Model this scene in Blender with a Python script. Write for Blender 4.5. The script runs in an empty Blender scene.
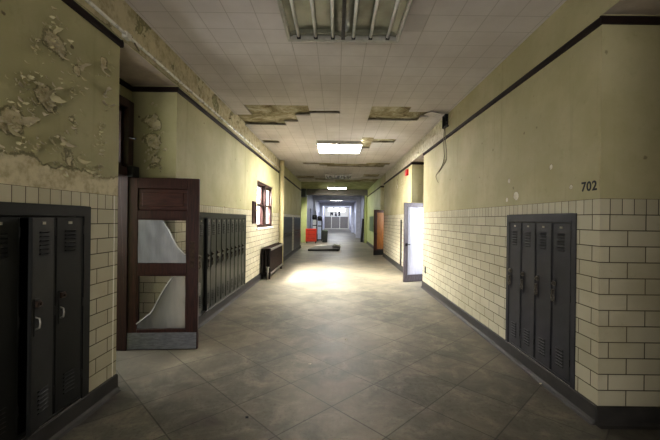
import bpy, bmesh, math, random
from mathutils import Vector, Matrix, noise
R = math.radians
C = bpy.context.scene.collection
random.seed(7)

# ------------------------------------------------------------------ colour / material helpers
def s2l(c):
    c = c / 255.0
    return c / 12.92 if c <= 0.04045 else ((c + 0.055) / 1.055) ** 2.4
def rgb(r, g, b): return (s2l(r), s2l(g), s2l(b), 1.0)

class NT:
    def __init__(self, name):
        self.m = bpy.data.materials.new(name); self.m.use_nodes = True
        self.t = self.m.node_tree; self.n = self.t.nodes; self.l = self.t.links
        self.b = self.n['Principled BSDF']
        tc = self.n.new('ShaderNodeTexCoord'); self.obj = tc.outputs['Object']
    def link(self, a, b): self.l.new(a, b)
    def setin(self, sock, v):
        if hasattr(v, 'is_output') or isinstance(v, bpy.types.NodeSocket): self.l.new(v, sock)
        else: sock.default_value = v
    def math(self, op, a, b=None, c=None, clamp=False):
        n = self.n.new('ShaderNodeMath'); n.operation = op; n.use_clamp = clamp
        self.setin(n.inputs[0], a)
        if b is not None: self.setin(n.inputs[1], b)
        if c is not None: self.setin(n.inputs[2], c)
        return n.outputs[0]
    def xyz(self):
        s = self.n.new('ShaderNodeSeparateXYZ'); self.l.new(self.obj, s.inputs[0]); return s.outputs
    def comb(self, x, y, z):
        n = self.n.new('ShaderNodeCombineXYZ')
        for i, v in enumerate((x, y, z)): self.setin(n.inputs[i], v)
        return n.outputs[0]
    def noise(self, scale, detail=4, rough=0.6, vec=None, dist=0.0):
        n = self.n.new('ShaderNodeTexNoise'); n.inputs['Scale'].default_value = scale
        n.inputs['Detail'].default_value = detail; n.inputs['Roughness'].default_value = rough
        n.inputs['Distortion'].default_value = dist
        self.l.new(vec if vec is not None else self.obj, n.inputs['Vector']); return n.outputs['Fac']
    def ramp(self, f, stops):
        n = self.n.new('ShaderNodeValToRGB'); self.l.new(f, n.inputs[0])
        e = n.color_ramp.elements
        while len(e) < len(stops): e.new(0.5)
        for i, (p, c) in enumerate(stops):
            e[i].position = p; e[i].color = c if len(c) == 4 else (*c, 1)
        return n.outputs[0]
    def mix(self, f, a, b, mode='MIX'):
        n = self.n.new('ShaderNodeMix'); n.data_type = 'RGBA'; n.blend_type = mode
        self.setin(n.inputs[0], f); self.setin(n.inputs[6], a); self.setin(n.inputs[7], b)
        return n.outputs[2]
    def step(self, v, e0, e1):
        n = self.n.new('ShaderNodeMapRange'); n.interpolation_type = 'SMOOTHSTEP'
        self.setin(n.inputs[0], v); n.inputs[1].default_value = e0; n.inputs[2].default_value = e1
        return n.outputs[0]
    def bump(self, h, strength=0.3, dist=0.01, prev=None):
        n = self.n.new('ShaderNodeBump'); n.inputs['Strength'].default_value = strength
        n.inputs['Distance'].default_value = dist; self.l.new(h, n.inputs['Height'])
        if prev is not None: self.l.new(prev, n.inputs['Normal'])
        return n.outputs[0]
    def out(self, col=None, rough=None, normal=None, metal=None, spec=None):
        if col is not None: self.setin(self.b.inputs['Base Color'], col)
        if rough is not None: self.setin(self.b.inputs['Roughness'], rough)
        if normal is not None: self.l.new(normal, self.b.inputs['Normal'])
        if metal is not None: self.setin(self.b.inputs['Metallic'], metal)
        if spec is not None: self.setin(self.b.inputs['Specular IOR Level'], spec)
        return self.m

def mottled(name, c1, c2, scale=6, rough=0.5, metal=0.0, bump=0.08, spec=0.5, stretch=None, lo=.35, hi=.7):
    t = NT(name)
    vec = None
    if stretch:
        mp = t.n.new('ShaderNodeMapping'); mp.inputs['Scale'].default_value = stretch
        t.link(t.obj, mp.inputs[0]); vec = mp.outputs[0]
    f = t.noise(scale, 6, 0.65, vec)
    col = t.ramp(f, [(lo, c1), (hi, c2)])
    r = t.math('MULTIPLY_ADD', f, 0.25, rough - 0.12)
    return t.out(col, r, t.bump(f, bump, 0.01), metal, spec)

def emission(name, col, strength):
    t = NT(name)
    t.b.inputs['Base Color'].default_value = col
    t.b.inputs['Emission Color'].default_value = col
    t.b.inputs['Emission Strength'].default_value = strength
    return t.m

TILE_TOP = 1.915; BASE = 0.16; CO = 0.135

def wall_mat(name, plaster=(172, 167, 122), plaster2=(186, 181, 138), peel=(), bare=(178, 170, 145), band=None, glow=0.0, tiles=True,
             beam_peel=0.0, tilec=((194, 189, 168), (179, 174, 152)), beam_y=(-10, 60), pits=0.0):
    t = NT(name); X, Y, Z = t.xyz()
    u = t.math('ADD', X, Y)
    n1 = t.noise(1.3, 5, 0.6); n2 = t.noise(9, 6, 0.7); n3 = t.noise(38, 4, 0.6)
    pcol = t.mix(t.step(n1, .35, .7), rgb(*plaster), rgb(*plaster2))
    pcol = t.mix(t.math('MULTIPLY', t.step(n2, .55, .8), .35), pcol, rgb(plaster[0]*.8, plaster[1]*.8, plaster[2]*.75))
    # drip streaks
    mp = t.n.new('ShaderNodeMapping'); mp.inputs['Scale'].default_value = (6, 6, .35); t.link(t.obj, mp.inputs[0])
    st = t.noise(1.2, 4, .6, mp.outputs[0])
    pcol = t.mix(t.math('MULTIPLY', t.step(st, .55, .8), .30), pcol, rgb(plaster[0]*.72, plaster[1]*.7, plaster[2]*.62))
    # bare plaster showing where paint has come away
    mask = None
    for (px, py, pz, r, amt) in peel:
        d = t.n.new('ShaderNodeVectorMath'); d.operation = 'DISTANCE'
        t.link(t.obj, d.inputs[0]); d.inputs[1].default_value = (px, py, pz)
        g = t.math('SUBTRACT', 1.0, t.math('DIVIDE', d.outputs['Value'], r))
        g = t.math('MULTIPLY', t.math('MAXIMUM', g, 0.0), amt)
        mask = g if mask is None else t.math('MAXIMUM', mask, g)
    if band:
        y0, y1, z0, z1, amt = band
        g = t.math('MULTIPLY', t.step(Z, z1, z0), t.math('MULTIPLY', t.math('LESS_THAN', Y, y1), amt))
        mask = g if mask is None else t.math('MAXIMUM', mask, g)
    if beam_peel:
        g = t.math('MULTIPLY', t.step(Z, 3.44, 3.5), beam_peel)
        g = t.math('MULTIPLY', g, t.math('MULTIPLY', t.step(Y, beam_y[0], beam_y[0]+.5), t.step(Y, beam_y[1], beam_y[1]-.5)))
        mask = g if mask is None else t.math('MAXIMUM', mask, g)
    hgt = t.math('ADD', t.math('MULTIPLY', n2, .3), t.math('MULTIPLY', n3, .15))
    if pits:
        pv = t.n.new('ShaderNodeTexVoronoi'); pv.inputs['Scale'].default_value = 3.2; t.link(t.obj, pv.inputs['Vector'])
        pm = t.step(t.math('ADD', pv.outputs['Distance'], t.math('MULTIPLY', n3, .10)), .115, .085)
        pcol = t.mix(t.math('MULTIPLY', pm, pits), pcol, rgb(92, 80, 60))
    if mask is not None:
        nn = t.math('ADD', t.math('MULTIPLY', t.noise(2.6, 9, 0.62, dist=.3), .72), t.math('MULTIPLY', t.noise(9.5, 7, .66), .28))
        m = t.step(t.math('ADD', mask, nn), .86, .90)
        edge = t.math('SUBTRACT', t.step(t.math('ADD', mask, nn), .82, .86), m)
        bcol = t.mix(t.step(n2, .4, .7), rgb(*bare), rgb(bare[0]*.82, bare[1]*.8, bare[2]*.74))
        pcol = t.mix(m, pcol, bcol)
        pcol = t.mix(t.math('MULTIPLY', t.math('MAXIMUM', edge, 0.0), .6), pcol, rgb(96, 88, 62))
        hgt = t.math('SUBTRACT', hgt, t.math('MULTIPLY', m, 1.6))
    if tiles:
        v = t.math('SUBTRACT', Z, BASE)
        def brick(w, off, mort, c1, c2):
            b = t.n.new('ShaderNodeTexBrick'); b.offset = off; b.squash = 1; b.offset_frequency = 2
            t.link(t.comb(u, v, 0.0), b.inputs['Vector'])
            b.inputs['Color1'].default_value = c1; b.inputs['Color2'].default_value = c2
            b.inputs['Mortar'].default_value = rgb(84, 78, 64)
            b.inputs['Scale'].default_value = 1; b.inputs['Mortar Size'].default_value = mort
            b.inputs['Mortar Smooth'].default_value = .1; b.inputs['Bias'].default_value = 0
            b.inputs['Brick Width'].default_value = w; b.inputs['Row Height'].default_value = CO
            return b
        c1, c2 = rgb(*tilec[0]), rgb(*tilec[1])
        b1 = brick(.305, .5, .0042, c1, c2); b2 = brick(.1017, 0, .0032, c1, c2)
        sol = t.math('GREATER_THAN', Z, BASE + 12 * CO)
        tcol = t.mix(sol, b1.outputs['Color'], b2.outputs['Color'])
        tfac = t.math('ADD', t.math('MULTIPLY', b1.outputs['Fac'], t.math('SUBTRACT', 1.0, sol)), t.math('MULTIPLY', b2.outputs['Fac'], sol))
        tcol = t.mix(t.math('MULTIPLY', t.step(n1, .45, .75), .35), tcol, rgb(150, 140, 108))
        tcol = t.mix(t.math('MULTIPLY', t.step(n2, .58, .8), .3), tcol, rgb(120, 108, 84))
        low = t.math('LESS_THAN', Z, TILE_TOP)
        col = t.mix(low, pcol, tcol)
        rough = t.math('ADD', t.math('MULTIPLY', low, -.32), .68)
        rough = t.math('ADD', rough, t.math('MULTIPLY', t.math('MULTIPLY', low, tfac), .4))
        h = t.math('ADD', t.math('MULTIPLY', hgt, t.math('SUBTRACT', 1.0, low)),
                   t.math('MULTIPLY', low, t.math('ADD', t.math('MULTIPLY', tfac, -1.0), t.math('MULTIPLY', n1, .6))))
    else:
        col, rough, h = pcol, .5, hgt
    return t.out(col, rough, t.bump(h, .6, .006), 0, .4)

# ------------------------------------------------------------------ mesh helpers
class MB:
    def __init__(self): self.v = []; self.f = []; self.mi = []; self.cur = 0
    def face(self, pts):
        i = len(self.v); self.v += [tuple(p) for p in pts]; self.f.append(tuple(range(i, i + len(pts)))); self.mi.append(self.cur); return self
    def box(self, x0, x1, y0, y1, z0, z1, M=None):
        if x0 > x1: x0, x1 = x1, x0
        if y0 > y1: y0, y1 = y1, y0
        if z0 > z1: z0, z1 = z1, z0
        P = [(x0,y0,z0),(x1,y0,z0),(x1,y1,z0),(x0,y1,z0),(x0,y0,z1),(x1,y0,z1),(x1,y1,z1),(x0,y1,z1)]
        if M is not None: P = [tuple(M @ Vector(p)) for p in P]
        i = len(self.v); self.v += P
        for q in ((0,3,2,1),(4,5,6,7),(0,1,5,4),(1,2,6,5),(2,3,7,6),(3,0,4,7)):
            self.f.append(tuple(i + k for k in q)); self.mi.append(self.cur)
        return self
    def tube(self, path, r, n=10, caps=True):
        path = [Vector(p) for p in path]; rings = []
        rs = r if isinstance(r, (list, tuple)) else [r] * len(path)
        up = None
        for k, p in enumerate(path):
            if k == 0: d = path[1] - p
            elif k == len(path) - 1: d = p - path[k-1]
            else: d = (path[k+1] - p).normalized() + (p - path[k-1]).normalized()
            d.normalize()
            if up is None: up = Vector((0,0,1)) if abs(d.z) < .9 else Vector((1,0,0))
            a = d.cross(up); a.normalize(); b = a.cross(d); b.normalize(); up = b
            i = len(self.v)
            for j in range(n):
                an = 2 * math.pi * j / n
                self.v.append(tuple(p + (a * math.cos(an) + b * math.sin(an)) * rs[k]))
            rings.append(i)
        for k in range(len(rings) - 1):
            for j in range(n):
                j2 = (j + 1) % n
                self.f.append((rings[k]+j, rings[k+1]+j, rings[k+1]+j2, rings[k]+j2)); self.mi.append(self.cur)
        if caps:
            self.f.append(tuple(rings[0]+j for j in range(n))); self.mi.append(self.cur)
            self.f.append(tuple(rings[-1]+j for j in reversed(range(n)))); self.mi.append(self.cur)
        return self
    def extrude(self, prof, p0, p1, side):
        """profile [(out, z)] swept from p0 to p1 (xy points); out measured along the unit vector side."""
        a = [(p0[0] + o*side[0], p0[1] + o*side[1], z) for o, z in prof]
        b = [(p1[0] + o*side[0], p1[1] + o*side[1], z) for o, z in prof]
        i = len(self.v); n = len(prof); self.v += a + b
        for k in range(n):
            k2 = (k + 1) % n
            self.f.append((i+k, i+k2, i+n+k2, i+n+k)); self.mi.append(self.cur)
        self.f.append(tuple(i+k for k in range(n))); self.mi.append(self.cur)
        self.f.append(tuple(i+n+k for k in reversed(range(n)))); self.mi.append(self.cur)
        return self
    def build(self, name, mat, parent=None, bevel=0.0, smooth=False, loc=None, recalc=True, solid=0.0, subs=0, seg=1):
        me = bpy.data.meshes.new(name); me.from_pydata(self.v, [], self.f)
        mats = mat if isinstance(mat, (list, tuple)) else [mat]
        for m in mats: me.materials.append(m)
        for p, k in zip(me.polygons, self.mi): p.material_index = min(k, len(mats) - 1)
        bm = bmesh.new(); bm.from_mesh(me)
        bmesh.ops.remove_doubles(bm, verts=bm.verts, dist=1e-5)
        if recalc: bmesh.ops.recalc_face_normals(bm, faces=bm.faces)
        bm.to_mesh(me); bm.free()
        o = bpy.data.objects.new(name, me); C.objects.link(o)
        if parent is not None: o.parent = parent
        if loc is not None: o.location = loc
        if smooth:
            for p in me.polygons: p.use_smooth = True
        if solid:
            s = o.modifiers.new('s', 'SOLIDIFY'); s.thickness = solid
        if bevel:
            b = o.modifiers.new('b', 'BEVEL'); b.width = bevel; b.segments = seg; b.limit_method = 'ANGLE'; b.angle_limit = R(40)
        if subs:
            s = o.modifiers.new('u', 'SUBSURF'); s.levels = subs; s.render_levels = subs
        return o

def build_each(b, name, mat, parent=None, **kw):
    """one object per separate piece of b"""
    par = list(range(len(b.v)))
    def fd(i):
        while par[i] != i: par[i] = par[par[i]]; i = par[i]
        return i
    for f in b.f:
        for k in f[1:]: par[fd(k)] = fd(f[0])
    groups = {}
    for f in b.f: groups.setdefault(fd(f[0]), []).append(f)
    out = []
    for fs in groups.values():
        idx = sorted({k for f in fs for k in f}); mp = {k: i for i, k in enumerate(idx)}
        m = MB(); m.v = [b.v[k] for k in idx]; m.f = [tuple(mp[k] for k in f) for f in fs]; m.mi = [0]*len(fs)
        out.append(m.build(name, mat, parent, **kw))
    return out
def empty(name, loc=(0,0,0), rz=0.0):
    o = bpy.data.objects.new(name, None); C.objects.link(o); o.location = loc; o.rotation_euler = (0,0,rz)
    o.empty_display_size = .1
    return o
def tag(o, label=None, cat=None, group=None, kind=None):
    if label: o['label'] = label
    if cat: o['category'] = cat
    if group: o['group'] = group
    if kind: o['kind'] = kind
    return o
def struct(o, label=None, cat=None): return tag(o, label, cat, kind='structure')
def copy_tree(o, parent=None):
    c = o.copy(); C.objects.link(c)
    if parent is not None: c.parent = parent
    for ch in list(o.children): copy_tree(ch, c)
    return c

# ------------------------------------------------------------------ camera (real place, level, slight roll and lens shift)
EYE = 1.71; F = 341.0
cam = bpy.data.cameras.new('camera'); co = bpy.data.objects.new('camera', cam); C.objects.link(co)
cam.sensor_width = 36; cam.lens = 36 * F / 660; cam.clip_start = .05; cam.clip_end = 300
ROLL = R(0.7)
co.matrix_world = Matrix.Translation((0, 0, EYE)) @ Matrix.Rotation(R(90), 4, 'X') @ Matrix.Rotation(ROLL, 4, 'Z')
cam.shift_x = -7 / 660; cam.shift_y = -0.5 / 660
bpy.context.scene.camera = co
def px2wall(px, py, xw):
    """photo pixel -> (y, z) on a wall at x = xw (used once, to survey positions)."""
    dx = px - 337; dy = py - 219.5; r = ROLL
    a = dx + r * dy; b = dy - r * dx
    y = xw * F / a
    return y, EYE - b * y / F

XL, XR, ZC, ZS = -2.16, 2.22, 3.88, 3.47
YB = -7.0          # rear end of the corridor, behind the camera

# ------------------------------------------------------------------ materials
M = {}
lsp = lambda px, py, r, a: (XL, *px2wall(px, py, XL), r, a)
rsp = lambda px, py, r, a: (XR, *px2wall(px, py, XR), r, a)
M['wall_left'] = wall_mat('wall_left_paint', plaster=(169, 165, 129), plaster2=(182, 178, 144), band=(0, 3.4, 1.93, 2.32, .62), beam_peel=.45, beam_y=(2.0, 13),
    peel=[lsp(45, 98, .26, .62), lsp(15, 120, .26, .6), lsp(56, 44, .26, .55), lsp(78, 70, .14, .5), lsp(72, 120, .14, .45), lsp(103, 62, .16, .55), lsp(70, 160, .3, .45),
          (-2.46, 4.56, 2.98, .26, .6), (-2.50, 4.56, 2.72, .26, .6), (-2.44, 4.56, 2.48, .24, .55), lsp(30, 165, .35, .55)], bare=(208, 200, 172), pits=.8)
M['wall_right'] = wall_mat('wall_right_paint', plaster=(172, 166, 132), plaster2=(185, 179, 148), beam_peel=.62, beam_y=(6.8, 16),
    peel=[rsp(516, 196, .10, 1.0), rsp(507, 200, .05, .9), rsp(509, 181, .06, .8), rsp(551, 167, .07, .7), rsp(571, 187, .05, .7), rsp(398, 180, 1.0, .40), rsp(540, 175, .1, .3)], bare=(214, 210, 196), pits=.5)
M['wall_far'] = wall_mat('wall_far_paint', plaster=(176, 178, 190), plaster2=(196, 198, 210), tiles=False)
M['wall_green'] = wall_mat('wall_green_paint', plaster=(150, 158, 112), plaster2=(166, 172, 128), tiles=False)
M['white_frame'] = mottled('portal_white', rgb(200, 200, 206), rgb(222, 222, 228), 3, .5)
M['soffit'] = mottled('soffit_paint', rgb(172, 158, 144), rgb(198, 188, 174), 3, .8)
M['trim'] = mottled('rail_brown', rgb(30, 19, 16), rgb(46, 31, 26), 9, .6, 0, .08, .25)
M['base'] = mottled('cove_base', rgb(46, 44, 42), rgb(66, 63, 59), 6, .55)
M['end_grey'] = mottled('end_panel_grey', rgb(104, 100, 97), rgb(120, 116, 111), 3, .5)
M['dark_hole'] = mottled('dark_interior', rgb(14, 13, 12), rgb(22, 20, 18), 5, .9)

# floor: two-foot stone tiles laid on the diagonal
t = NT('floor_slate'); X, Y, Z = t.xyz(); S = .612; q = 1 / math.sqrt(2)
U = t.math('DIVIDE', t.math('SUBTRACT', t.math('MULTIPLY', t.math('ADD', X, Y), q), .349), S)
V = t.math('DIVIDE', t.math('SUBTRACT', t.math('MULTIPLY', t.math('SUBTRACT', Y, X), q), .387), S)
fu, fv = t.math('FRACT', U), t.math('FRACT', V)
du = t.math('MINIMUM', fu, t.math('SUBTRACT', 1.0, fu)); dv = t.math('MINIMUM', fv, t.math('SUBTRACT', 1.0, fv))
jn = t.step(t.math('MINIMUM', du, dv), .013, .004)
wn = t.n.new('ShaderNodeTexWhiteNoise'); wn.noise_dimensions = '2D'
t.link(t.comb(t.math('FLOOR', U), t.math('FLOOR', V), 0.0), wn.inputs['Vector'])
big = t.noise(.55, 5, .6); med = t.noise(3.2, 8, .72, dist=.6); fine = t.noise(26, 5, .7)
col = t.ramp(wn.outputs['Value'], [(0, rgb(88, 84, 80)), (.45, rgb(104, 98, 88)), (1, rgb(128, 121, 107))])
col = t.mix(.6, col, t.ramp(med, [(.3, rgb(66, 60, 53)), (.5, rgb(110, 108, 95)), (.72, rgb(162, 157, 138))]))
col = t.mix(t.math('MULTIPLY', t.step(fine, .48, .7), .45), col, rgb(62, 56, 48))
dust = t.math('MULTIPLY', t.step(t.math('ADD', big, t.math('MULTIPLY', fine, .15)), .5, .72), .45)
col = t.mix(dust, col, rgb(158, 148, 128))
col = t.mix(t.math('MULTIPLY', jn, .6), col, rgb(52, 48, 44))
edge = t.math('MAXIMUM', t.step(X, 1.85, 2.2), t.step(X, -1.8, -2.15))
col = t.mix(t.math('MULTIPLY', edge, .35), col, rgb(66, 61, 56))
rough = t.math('ADD', t.math('MULTIPLY', med, .35), .27)
rough = t.math('ADD', rough, t.math('MULTIPLY', t.step(Y, 10, 4), .12))
hh = t.math('SUBTRACT', t.math('ADD', t.math('MULTIPLY', med, .5), t.math('MULTIPLY', fine, .25)), t.math('MULTIPLY', jn, .6))
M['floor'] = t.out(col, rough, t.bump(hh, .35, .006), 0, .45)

# ceiling tile
G = .307; GX, GY = .03, 3.60
t = NT('ceiling_tile_paint'); X, Y, Z = t.xyz()
fx = t.math('FRACT', t.math('DIVIDE', t.math('SUBTRACT', X, GX), G)); fy = t.math('FRACT', t.math('DIVIDE', t.math('SUBTRACT', Y, GY), G))
dx = t.math('MINIMUM', fx, t.math('SUBTRACT', 1.0, fx)); dy = t.math('MINIMUM', fy, t.math('SUBTRACT', 1.0, fy))
jn = t.step(t.math('MINIMUM', dx, dy), .022, .006)
n1 = t.noise(1.0, 5, .6); n2 = t.noise(60, 3, .6)
col = t.mix(t.step(n1, .35, .7), rgb(200, 194, 190), rgb(214, 209, 206))
col = t.mix(t.math('MULTIPLY', jn, .42), col, rgb(126, 118, 104))
far = t.math('MULTIPLY', t.step(Y, 14.5, 20), t.step(t.noise(2.2, 6, .7), .38, .66))
col = t.mix(t.math('MULTIPLY', far, .55), col, rgb(120, 116, 92))
M['ceil_tile'] = t.out(col, .75, t.bump(t.math('SUBTRACT', t.math('MULTIPLY', n2, .2), jn), .3, .004), 0, .3)
t = NT('ceiling_plaster'); X, Y, Z = t.xyz()
n1 = t.noise(2.6, 8, .72, dist=.8); n2 = t.noise(14, 5, .7)
col = t.ramp(n1, [(.28, rgb(84, 70, 50)), (.42, rgb(136, 126, 98)), (.52, rgb(172, 164, 138)), (.66, rgb(206, 200, 184))])
col = t.mix(t.step(Y, 19.5, 20.5), col, t.mix(t.step(n1, .35, .6), rgb(128, 132, 98), rgb(160, 160, 128)))
col = t.mix(t.math('MULTIPLY', t.step(n2, .6, .75), .45), col, rgb(82, 70, 46))
M['ceil_plaster'] = t.out(col, .85, t.bump(n2, .4, .01), 0, .2)

# lockers
def locker_mat(name, c1, c2, rough):
    t = NT(name); f = t.noise(3.5, 7, .7)
    mp = t.n.new('ShaderNodeMapping'); mp.inputs['Scale'].default_value = (40, 40, 2.2); t.link(t.obj, mp.inputs[0])
    sc = t.noise(1.6, 5, .7, mp.outputs[0])
    col = t.mix(t.step(f, .35, .7), rgb(*c1), rgb(*c2))
    col = t.mix(t.math('MULTIPLY', t.step(sc, .66, .74), .35), col, rgb(c2[0]+46, c2[1]+44, c2[2]+38))
    r = t.math('MULTIPLY_ADD', f, .3, rough - .15)
    return t.out(col, r, t.bump(f, .05, .01), .1, .42)
M['lock_right'] = locker_mat('locker_slate', (46, 46, 51), (60, 60, 65), .42)
M['lock_near'] = locker_mat('locker_black_green', (19, 20, 17), (27, 28, 24), .48)
M['lock_grey'] = locker_mat('locker_grey_green', (44, 46, 39), (60, 62, 53), .34)
M['lock_blue'] = locker_mat('locker_blue_grey', (34, 38, 42), (46, 50, 55), .4)
M['lock_in'] = mottled('locker_inside', rgb(20, 20, 19), rgb(30, 30, 28), 4, .7)
M['steel'] = mottled('worn_steel', rgb(140, 138, 132), rgb(176, 174, 168), 30, .35, .85)
M['dark_steel'] = mottled('dark_steel', rgb(34, 33, 33), rgb(58, 56, 54), 25, .4, .6)
M['pull'] = mottled('pull_metal', rgb(72, 68, 62), rgb(128, 122, 112), 30, .35, .6)
M['bronze'] = mottled('aged_bronze', rgb(58, 46, 38), rgb(84, 68, 56), 25, .4, .6)
M['plate'] = mottled('number_plate', rgb(150, 146, 132), rgb(186, 182, 166), 40, .5, .3)
# doors
M['door_wood'] = mottled('door_dark_wood', rgb(42, 22, 18), rgb(74, 42, 34), 5, .38, 0, .05, .5, (14, 14, 1.1))
M['door_wood_h'] = mottled('door_dark_wood_panel', rgb(46, 24, 19), rgb(84, 48, 38), 5, .38, 0, .05, .5, (1.1, 14, 14))
M['door_frame_wood'] = mottled('frame_dark_wood', rgb(38, 20, 18), rgb(64, 36, 32), 5, .42, 0, .05, .5, (14, 14, 1.1))
M['door_grey'] = mottled('door_grey_paint', rgb(74, 68, 72), rgb(104, 97, 100), 6, .45, 0, .08, .5, (8, 8, 1.6))
M['honey'] = mottled('honey_wood', rgb(112, 72, 34), rgb(156, 108, 60), 4, .4, 0, .05, .5, (16, 16, 1.0))
M['kick'] = mottled('kick_plate_metal', rgb(120, 122, 128), rgb(150, 152, 158), 6, .42, .7, .05, .5, (2, 8, 8))
t = NT('clear_glass')
t.b.inputs['Base Color'].default_value = (1, 1, 1, 1); t.b.inputs['Roughness'].default_value = .03
tr = t.n.new('ShaderNodeBsdfTransparent'); mx = t.n.new('ShaderNodeMixShader'); gl = t.n.new('ShaderNodeBsdfGlossy')
gl.inputs['Roughness'].default_value = .05; fr = t.n.new('ShaderNodeLayerWeight'); fr.inputs['Blend'].default_value = .5
t.link(t.math('MULTIPLY_ADD', t.math('POWER', fr.outputs['Facing'], 5.0), t.math('MULTIPLY_ADD', t.noise(4), .1, .3), .03), mx.inputs[0]); t.link(tr.outputs[0], mx.inputs[1]); t.link(gl.outputs[0], mx.inputs[2])
t.link(mx.outputs[0], t.n['Material Output'].inputs['Surface']); M['glass'] = t.m
def film_mat(name, c, transp, transl=.45):
    t = NT(name); t.n.remove(t.b)
    mp = t.n.new('ShaderNodeMapping'); mp.inputs['Scale'].default_value = (9, 9, 1.4); mp.inputs['Rotation'].default_value = (0, R(24), 0)
    t.link(t.obj, mp.inputs[0]); f = t.noise(1.6, 6, .7, mp.outputs[0])
    col = t.ramp(f, [(.3, rgb(*(k*.86 for k in c))), (.7, rgb(*c))])
    d = t.n.new('ShaderNodeBsdfPrincipled'); t.link(col, d.inputs['Base Color']); d.inputs['Roughness'].default_value = .35
    t.link(t.bump(f, .5, .02), d.inputs['Normal'])
    tl = t.n.new('ShaderNodeBsdfTranslucent'); t.link(col, tl.inputs[0])
    m1 = t.n.new('ShaderNodeMixShader'); m1.inputs[0].default_value = transl; t.link(d.outputs[0], m1.inputs[1]); t.link(tl.outputs[0], m1.inputs[2])
    tp = t.n.new('ShaderNodeBsdfTransparent'); m2 = t.n.new('ShaderNodeMixShader')
    t.link(t.math('MULTIPLY_ADD', f, .2, transp - .1), m2.inputs[0]); t.link(m1.outputs[0], m2.inputs[1]); t.link(tp.outputs[0], m2.inputs[2])
    t.link(m2.outputs[0], t.n['Material Output'].inputs['Surface']); return t.m
M['film'] = film_mat('milky_plastic_film', (176, 178, 182), .18, .25)
M['film_thin'] = film_mat('thin_plastic_film', (168, 170, 172), .5, .2)
M['film_edge'] = film_mat('film_edge', (226, 226, 224), .05, .3)
M['film_bright'] = film_mat('bright_plastic_sheet', (196, 198, 212), .06, .5)
# misc
M['sash'] = mottled('sash_brown', rgb(46, 27, 25), rgb(68, 42, 38), 6, .45)
M['white'] = mottled('white_enamel', rgb(196, 194, 186), rgb(216, 214, 206), 5, .4)
M['fix_frame'] = mottled('fixture_frame', rgb(176, 174, 166), rgb(204, 202, 194), 8, .35, .2)
M['fix_in'] = mottled('fixture_reflector', rgb(104, 104, 88), rgb(150, 150, 132), 1.6, .2, .2)
M['tube'] = mottled('unlit_tube', rgb(232, 231, 226), rgb(246, 245, 240), 10, .15)
M['lit'] = emission('lit_diffuser', (1, .96, .93, 1), 60.0)
M['lit_far'] = emission('lit_diffuser_far', (1, .97, .88, 1), 16.0)
M['iron'] = mottled('cast_iron_brown', rgb(30, 22, 20), rgb(52, 40, 36), 12, .35, .4)
M['cream'] = mottled('cream_paint', rgb(196, 188, 148), rgb(212, 204, 166), 4, .5)
M['conduit'] = mottled('conduit_paint', rgb(206, 204, 194), rgb(230, 228, 220), 14, .28, .15)
M['red'] = mottled('red_paint', rgb(168, 22, 24), rgb(196, 34, 32), 6, .4)
M['red_orange'] = mottled('red_orange_paint', rgb(160, 46, 28), rgb(182, 60, 38), 5, .4)
M['black'] = mottled('black_plastic', rgb(16, 16, 17), rgb(28, 28, 29), 8, .45)
M['bin'] = mottled('dark_grey_plastic', rgb(44, 48, 48), rgb(62, 66, 64), 8, .45)
M['pale_blue'] = mottled('pale_blue_metal', rgb(178, 192, 222), rgb(204, 214, 236), 5, .35)
M['pale_grey'] = mottled('pale_grey_metal', rgb(176, 178, 186), rgb(202, 204, 210), 5, .35)
M['chalk'] = mottled('green_chalkboard', rgb(64, 84, 58), rgb(82, 100, 70), 4, .5)
M['flake_face'] = mottled('flake_paint', rgb(186, 180, 146), rgb(204, 198, 166), 10, .65)
M['flake_white'] = mottled('flake_white', rgb(186, 178, 152), rgb(206, 198, 176), 10, .7)
M['panel'] = mottled('fallen_panel', rgb(50, 52, 44), rgb(78, 78, 66), 3, .5)
M['rag'] = mottled('pale_sheet', rgb(186, 184, 178), rgb(212, 210, 206), 8, .6)
M['ink'] = mottled('black_paint', rgb(22, 24, 28), rgb(32, 34, 38), 12, .6)
M['wire'] = mottled('grey_wire', rgb(104, 98, 80), rgb(128, 120, 98), 8, .6)
M['tile_lit_pale'] = mottled('bullnose_tile_lit', rgb(226, 224, 212), rgb(238, 236, 228), 6, .35)  # paler than the wall tiles: side light on the rounded corner, painted in

# ------------------------------------------------------------------ room shell
def wall_long(name, x, y0, y1, z0, z1, holes, mats, into):
    """wall plane at x with rectangular holes (ya,yb,za,zb,depth); reveals run 'into' (+1/-1 along x). slot 1 = faces looking up/down."""
    ys = sorted({y0, y1, *[h[0] for h in holes], *[h[1] for h in holes]}); zs = sorted({z0, z1, *[h[2] for h in holes], *[h[3] for h in holes]})
    ys = [y for y in ys if y0 <= y <= y1]
    b = MB()
    for i in range(len(ys) - 1):
        for j in range(len(zs) - 1):
            cy, cz = (ys[i]+ys[i+1])/2, (zs[j]+zs[j+1])/2
            if any(h[0] < cy < h[1] and h[2] < cz < h[3] for h in holes): continue
            q = [(x,ys[i],zs[j]),(x,ys[i+1],zs[j]),(x,ys[i+1],zs[j+1]),(x,ys[i],zs[j+1])]
            b.face(q if into < 0 else q[::-1])
    for (ya, yb, za, zb, d) in holes:
        xd = x + into * d
        if d == .42: b.face([(xd,ya,za),(xd,yb,za),(xd,yb,zb),(xd,ya,zb)])
        if yb <= y1: b.face([(x,yb,za),(xd,yb,za),(xd,yb,zb),(x,yb,zb)])
        if ya >= y0: b.face([(x,ya,za),(xd,ya,za),(xd,ya,zb),(x,ya,zb)])
        b.cur = 1
        if zb < z1: b.face([(x,ya,zb),(xd,ya,zb),(xd,yb,zb),(x,yb,zb)])
        if za > z0: b.face([(x,ya,za),(xd,ya,za),(xd,yb,za),(x,yb,za)])
        b.cur = 0
    return struct(b.build(name, mats, recalc=False))

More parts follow.
